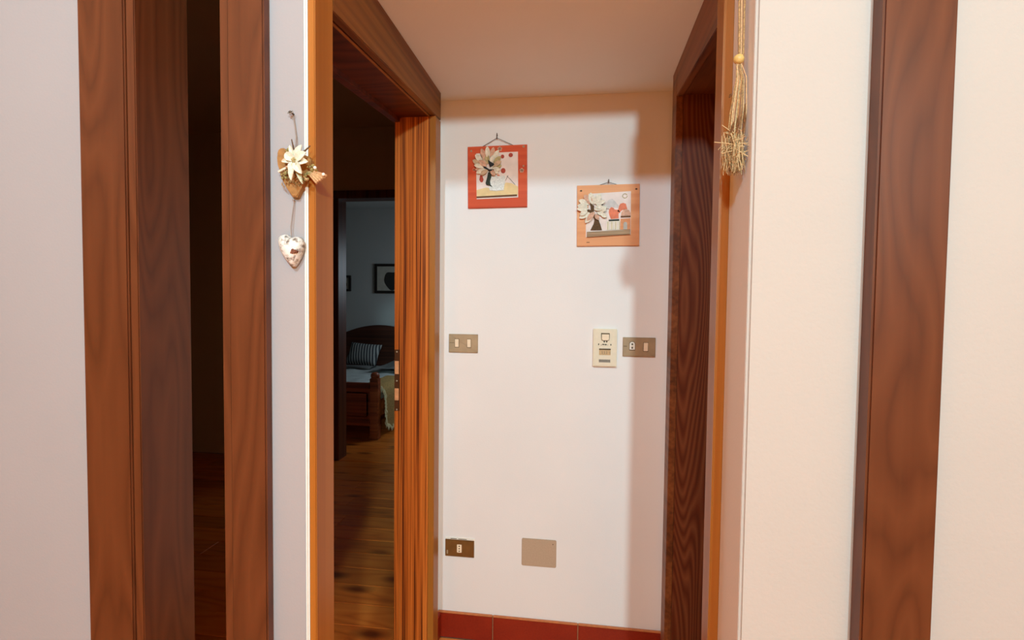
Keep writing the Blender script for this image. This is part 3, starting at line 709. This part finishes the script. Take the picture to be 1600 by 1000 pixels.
MB().flat([((x - 1110) * k_, (490 - z) * k_) for x, z in ((940, 470), (992, 470), (992, 478), (940, 478))], -0.0119, -0.0112).build('indicator_mark', M['display'], iv)
MB().box((788 - 1110) * k_, (858 - 1110) * k_, -0.0090, -0.0082, 0.0014, 0.0036).build('groove', M['recess'], s2)

th = thing('thermostat', 'ivory upright room thermostat with knob window, display and grille beside the right switch', 'thermostat', (0.0885, D, 1.1820))
kt = 0.000184
def at(x, z): return ((x - 402) * kt, (505 - z) * kt)
def At(p): return [at(*q_) for q_ in p]
MB().flat(rrect(-0.0440, 0.0440, -0.0710, 0.0710, 0.003), -0.018, 0, 0.003).build('housing', M['ivory'], th)
MB().flat(At([(318, 202), (492, 202), (492, 300), (486, 345), (460, 362), (350, 362), (326, 345), (322, 300)]), -0.0188, -0.0175).build('knob_surround', M['recess'], th)
MB().flat(At([(334, 226), (480, 226), (480, 335), (455, 350), (360, 350), (336, 335)]), -0.0215, -0.0180, 0.0008).build('knob', M['ivory2'], th)
for x0, x1 in ((368, 402), (416, 450)):
    MB().flat(At([(x0, 362), (x1, 362), (x1 - 4, 394), (x0 + 8, 394)]), -0.0188, -0.0175).build('knob_stem', M['darkgrey'], th)
for x0, x1, z0, z1 in ((262, 284, 418, 450), (318, 334, 440, 456), (346, 384, 424, 448), (392, 436, 426, 450), (452, 462, 440, 452), (508, 530, 424, 454)):
    MB().flat(At([(x0, z0), (x1, z0), (x1, z1), (x0, z1)]), -0.0186, -0.0175).build('scale_mark', M['darkgrey'], th)
dp = MB().flat(At([(284, 522), (516, 522), (516, 652), (284, 652)]), -0.0186, -0.0175).build('display', M['display'], th)
MB().flat(At([(284, 520), (518, 520), (518, 546), (284, 546)]), -0.0196, -0.0175).build('display_hood', M['recess'], dp)
for x0 in (340, 384, 430, 496):
    MB().flat(At([(x0, 572), (x0 + 16, 572), (x0 + 16, 632), (x0, 632)]), -0.0189, -0.0182).build('digit', M['bronze2'], dp)
gr = MB().flat(At([(282, 742), (518, 742), (518, 804), (282, 804)]), -0.0185, -0.0175).build('grille', M['greydoor'], th)
for x0 in range(288, 512, 28):
    MB().flat(At([(x0, 746), (x0 + 17, 746), (x0 + 17, 800), (x0, 800)]), -0.0188, -0.0180).build('slot', M['darkgrey'], gr)

so = thing('wall_socket', 'dark brown socket plate with small cream outlet, low on the left of the wall', 'socket', (-0.4682, D, 0.3645))
MB().flat(rrect(-0.0588, 0.0588, -0.0335, 0.0345, 0.0015), -0.0090, -0.003, 0.0020).build('plate', M['socketbrown'], so)
MB().flat(rrect(-0.0595, 0.0605, -0.0335, 0.0405, 0.0012), -0.0045, 0, 0.0006).build('back_box', M['plasticwhite'], so)
for x0, x1 in ((-0.038, -0.012), (-0.006, 0.028)):
    MB().flat([(x0, 0.0362), (x1, 0.0362), (x1, 0.0385), (x0, 0.0385)], -0.0050, -0.0040).build('box_slot', M['recess'], so)
sk_ = MB().flat(rrect(-0.0104, 0.0086, -0.0158, 0.0170, 0.0025), -0.0098, -0.0085, 0.0005).build('outlet_face', M['ivory2'], so)
for z in (-0.0095, 0.0005, 0.0105):
    MB().flat(disc((-0.0009, z), 0.0027, 10), -0.0101, -0.0095).build('outlet_hole', M['recess'], sk_)
MB().flat(rrect(-0.0525, -0.0465, -0.0235, -0.0085, 0.002), -0.0096, -0.0085).build('maker_mark', M['bronze'], so)
bl = thing('cover_plate', 'blank taupe rectangular junction box cover with rounded corners, low in the wall centre', 'cover plate', (-0.1513, D, 0.3693))
MB().flat(rrect(-0.0680, 0.0680, -0.0545, 0.0545, 0.006), -0.0045, 0, 0.0018).build('plate', M['blankplate'], bl)
MB().ball((0.0545, -0.0045, 0.0385), (0.0020, 0.0008, 0.0020)).build('screw', M['recess'], bl)

# ------------------------------------------------------------------ hanging heart ornament on the left
YF = 0.972
ho = thing('hanging_ornament', 'string ornament of brown heart with pale felt edelweiss above a white metal heart, left', 'ornament', (-0.5700, YF, 1.60))
KX, KZ = 0.001390 / 11.1, 0.001290 / 11.1             # sketch units to metres
def ao(x, z): return (-0.6150 + x * KX + 0.5700, 1.6715 - z * KZ - 1.60)
def Ao(p): return [ao(*q_) for q_ in p]
heart = [(45, 300), (42, 220), (60, 165), (100, 136), (150, 134), (188, 168), (200, 215), (188, 250), (222, 272), (300, 300), (350, 330), (420, 290), (500, 262), (570, 290), (610, 350), (612, 440), (580, 560), (520, 700), (450, 840), (380, 980), (300, 968), (225, 850), (150, 715), (85, 560), (55, 420)]
MB().flat(Ao(heart), -0.014, -0.001, 0.002).build('wooden_heart', M['heartwood'], ho)
MB().tube([ao(280, -430)[:1] + (-0.004,) + ao(280, -430)[1:], ao(330, -80)[:1] + (-0.005,) + ao(330, -80)[1:], ao(345, 120)[:1] + (-0.010,) + ao(345, 120)[1:], ao(385, 300)[:1] + (-0.015,) + ao(385, 300)[1:]], 0.0013, 6).build('hanging_cord', M['greystring'], ho)
# nail with a small bow of wire
MB().tube([ao(268, -468)[:1] + (0.0,) + ao(268, -468)[1:], ao(268, -468)[:1] + (-0.012,) + ao(268, -468)[1:]], 0.0018, 6).ball(ao(268, -468)[:1] + (-0.012,) + ao(268, -468)[1:], 0.0032, 8, 6).build('nail', M['nail'], ho, True)
bow = MB()
for pts in ([(268, -468), (235, -490), (222, -455), (262, -445), (268, -425)], [(268, -468), (300, -495), (312, -462), (280, -448), (270, -425)]):
    bow.tube([ao(*p)[:1] + (-0.010 - 0.001 * i,) + ao(*p)[1:] for i, p in enumerate(pts)], 0.0010, 5)
bow.build('cord_bow', M['greystring'], ho)
MB().tube([ao(78, 545)[:1] + (-0.0155,) + ao(78, 545)[1:], ao(200, 490)[:1] + (-0.0165,) + ao(200, 490)[1:], ao(340, 410)[:1] + (-0.0185,) + ao(340, 410)[1:]], 0.0026, 6).build('white_band', M['felt'], ho)
net = MB(); rr = random.Random(3)
for k in range(60):
    x = rr.uniform(120, 480); z = rr.uniform(480, 760)
    dx, dz = rr.uniform(-90, 90), rr.uniform(-90, 90)
    a_, b_ = ao(x, z), ao(min(max(x + dx, 110 + (z - 480) * 0.3), 540), z + dz)
    net.tube([(a_[0], -0.015, a_[1]), ((a_[0] + b_[0]) / 2, -0.019, (a_[1] + b_[1]) / 2), (b_[0], -0.015, b_[1])], 0.0008, 4)
net.build('raffia', M['straw'], ho, kind='stuff')
mo = MB()
for k in range(46):
    cx, cz = rr.choice([(270, 210), (285, 310), (250, 370), (650, 470), (720, 520), (600, 620), (560, 690), (200, 620)])
    p = ao(cx + rr.uniform(-55, 55), cz + rr.uniform(-50, 50))
    mo.ball((p[0], -0.018 - rr.uniform(0, 0.005), p[1]), rr.uniform(0.0018, 0.0042), 6, 5)
mo.build('moss', M['moss'], ho, kind='stuff')
fc = ao(450, 410)
fl_ = MB().ball((fc[0], -0.036, fc[1]), (0.006, 0.004, 0.006)).build('flower', M['felt_green'], ho, True)
for tx, tz, wd, y, mt_ in ((370, 605, 95, -0.032, 'felt'), (405, 745, 85, -0.035, 'felt'), (585, 640, 110, -0.036, 'felt'), (555, 790, 70, -0.026, 'felt_green'), (660, 430, 110, -0.030, 'felt'),
                           (640, 280, 120, -0.033, 'felt'), (555, 150, 100, -0.030, 'felt'), (420, 220, 80, -0.026, 'felt_green'), (330, 130, 70, -0.024, 'felt'), (300, 290, 120, -0.034, 'felt'), (225, 415, 70, -0.031, 'felt'), (470, 560, 70, -0.033, 'felt_green')):
    t_ = ao(tx, tz); L = math.hypot(t_[0] - fc[0], t_[1] - fc[1]); a = math.atan2(t_[1] - fc[1], t_[0] - fc[0])
    MB().petal(fc, a, L, wd * KX * 1.15, y, rise=0.006, thick=0.002, cup=0.004, tip=0.8).build('petal', M[mt_], fl_)
for k in range(12):
    a = k * 2.4; r = 0.0045 * math.sqrt(k / 12)
    MB().ball((fc[0] + r * math.cos(a), -0.0405, fc[1] + r * math.sin(a)), 0.0014, 6, 5).build('flower_bead', M['petal_khaki'], fl_, True)
for k in range(6):
    a_ = ao(590 + k * 18, 575 - k * 4); b_ = ao(770 + k * 34, 775 - k * 24)
    MB().tube([(a_[0], -0.017 - 0.001 * (k % 3), a_[1]), (b_[0], -0.026 - 0.0015 * (k % 2), b_[1])], 0.0023, 6).build('twig', M['twig'], ho)
for a_, b_ in (((325, 15), (405, 250)), ((640, 130), (550, 260)), ((470, 600), (620, 720))):
    p, q_ = ao(*a_), ao(*b_)
    MB().tube([(p[0], -0.020, p[1]), (q_[0], -0.027, q_[1])], [0.0010, 0.0020], 6).build('twig', M['darktwig'] if a_[0] != 470 else M['twig'], ho)
for c in ((900, 640), (760, 525)):
    p = ao(*c); MB().ball((p[0], -0.030, p[1]), (0.0036, 0.003, 0.0034), 8, 6).build('white_berry', M['plasticwhite'], ho, True)
# lower white heart
KH, KV = 0.001390 / 11.77, 0.001290 / 11.77
def ah(x, z): return (-0.6187 + x * KH + 0.5700, 1.5108 - z * KV - 1.60)
MB().tube([ao(285, 970)[:1] + (-0.006,) + ao(285, 970)[1:], ao(290, 1080)[:1] + (-0.006,) + ao(290, 1080)[1:], ah(300, 100)[:1] + (-0.010,) + ah(300, 100)[1:], ah(318, 300)[:1] + (-0.012,) + ah(318, 300)[1:]], 0.0010, 6).ball(ao(285, 1010)[:1] + (-0.006,) + ao(285, 1010)[1:], 0.0026, 8, 6).build('lower_cord', M['greystring'], ho)
hp = [(100, 345), (112, 295), (145, 260), (200, 243), (255, 252), (290, 280), (318, 305), (350, 312), (385, 298), (430, 288), (475, 298), (515, 330), (545, 400), (547, 470), (520, 570), (480, 680), (425, 775), (378, 832), (345, 832), (300, 785), (245, 715), (190, 640), (150, 570), (115, 465)]
def puff():
    s = MB(); cx, cz = 318, 480
    rings = []
    for f_, y in ((1.0, -0.006), (1.0, -0.012), (0.94, -0.0185), (0.82, -0.0235), (0.62, -0.0275), (0.38, -0.030), (0.16, -0.031)):
        rings.append([s.bm.verts.new((ah(cx + (x - cx) * f_, cz + (z - cz) * f_)[0], y, ah(cx + (x - cx) * f_, cz + (z - cz) * f_)[1])) for x, z in hp])
    n = len(hp)
    for i in range(len(rings) - 1):
        for k in range(n): s.bm.faces.new((rings[i][k], rings[i][(k + 1) % n], rings[i + 1][(k + 1) % n], rings[i + 1][k]))
    s.bm.faces.new(rings[-1]); s.bm.faces.new(rings[0][::-1])
    return s
wh = puff().build('white_heart', M['distressed'], ho, True, label='distressed white puffed metal heart')
p = ah(432, 565); MB().flat([(p[0] + a * KH, p[1] - b * KV) for a, b in ((-70, -30), (-40, -48), (0, -34), (38, -30), (66, -6), (52, 30), (10, 26), (-18, 52), (-52, 60), (-64, 20))], -0.0292, -0.020, 0.0015).build('rust_patch', M['rust'], wh)
pts = [(370, 640), (325, 745)]
MB().tube([(ah(*q_)[0], -0.0262 + 0.003 * i, ah(*q_)[1]) for i, q_ in enumerate(pts)], 0.0016, 6).build('dent', M['rust'], wh)

# ------------------------------------------------------------------ straw tassel on the right
st = thing('straw_tassel', 'hanging tassel of dried straw and stalks under a wooden bead, by the right doorway', 'ornament', (0.3000, 1.085, 1.64))
rs = random.Random(11)
def L3(x, y, z): return (x - 0.3000, y - 1.085, z - 1.64)
for k, (dx, dy) in enumerate(((-0.002, -0.002), (0.003, 0.001), (0.0075, -0.001))):
    MB().tube([L3(0.303 + dx, 1.085 + dy, 2.06), L3(0.3000 + dx * 1.1, 1.082 + dy, 1.95), L3(0.3020 + dx * 0.8, 1.080 + dy, 1.85), L3(0.3015 + dx * 0.3, 1.080, 1.838)], 0.0019, 6).build('cord', M['straw' if k != 1 else 'twig'], st)
MB().tube([L3(0.318, 1.085, 2.06), L3(0.300, 1.085, 2.06)], 0.002, 6).build('nail', M['nail'], st)
MB().ball(L3(0.2995, 1.078, 1.838), (0.0105, 0.0105, 0.0095), 16, 10).build('bead', M['beadwood'], st, True)
for k in range(9):
    t = k / 8
    bx = 0.296 + 0.016 * t; mx = 0.287 + 0.026 * t; ex = 0.282 + 0.028 * t + rs.uniform(-0.003, 0.003)
    y = 1.075 + rs.uniform(-0.012, 0.014)
    MB().tube([L3(0.2995 + (t - 0.5) * 0.008, 1.078, 1.832), L3(bx, y, 1.80), L3(mx, y + rs.uniform(-0.004, 0.004), 1.735), L3(ex, y, 1.675)], [0.0010, 0.0013, 0.0014, 0.0012], 6).build('stalk', M[('straw', 'straw_pale', 'twig')[k % 3]], st)
for x, z, dx, dz in ((0.2895, 1.712, -0.007, -0.024), (0.2975, 1.722, -0.004, -0.032), (0.309, 1.745, -0.003, -0.06), (0.2835, 1.765, -0.005, -0.008)):
    MB().tube([L3(x, 1.062, z), L3(x + dx / 2, 1.058, z + dz / 2), L3(x + dx, 1.060, z + dz)], [0.0008, 0.0030, 0.0010], 6).build('seed_head', M['seedhead'], st)
br = MB(); br2 = MB()
for k in range(260):
    x = rs.gauss(0.2955, 0.0085); y = 1.078 + rs.gauss(0, 0.009); z = rs.uniform(1.650, 1.700)
    ex = x + (0.294 - x) * 0.25 + rs.gauss(0, 0.0045); ey = y + rs.gauss(0, 0.006); ez = rs.uniform(1.612, 1.642)
    ex = min(ex, 0.3165); x = min(x, 0.3165)
    (br if k % 3 else br2).tube([L3(x, y, z), L3((x + ex) / 2 + rs.gauss(0, 0.002), (y + ey) / 2, (z + ez) / 2), L3(ex, ey, ez)], [0.0007, 0.0008, 0.0006], 4)
for k in range(48):
    x = rs.gauss(0.293, 0.012); y = 1.072 + rs.gauss(0, 0.010); z = rs.uniform(1.650, 1.700)
    ex = min(x + rs.uniform(-0.018, 0.016), 0.3165); x = min(x, 0.3165)
    br2.tube([L3(x, y, z), L3(ex, y - rs.uniform(0, 0.012), z + rs.uniform(-0.012, 0.012))], [0.0007, 0.0005], 4)
br.build('straw_tuft', M['straw'], st, kind='stuff')
br2.build('loose_straw', M['straw_pale'], st, kind='stuff')
for a_, b_ in (((0.290, 1.064, 1.668), (0.2525, 1.060, 1.672)), ((0.290, 1.062, 1.655), (0.266, 1.056, 1.648)), ((0.290, 1.064, 1.690), (0.266, 1.058, 1.704)), ((0.298, 1.062, 1.655), (0.316, 1.058, 1.642)), ((0.300, 1.064, 1.668), (0.3165, 1.060, 1.668))):
    MB().tube([L3(*a_), L3((a_[0] + b_[0]) / 2, a_[1], (a_[2] + b_[2]) / 2 + 0.001), L3(*b_)], 0.0010, 5).build('long_straw', M['straw_pale'], st)
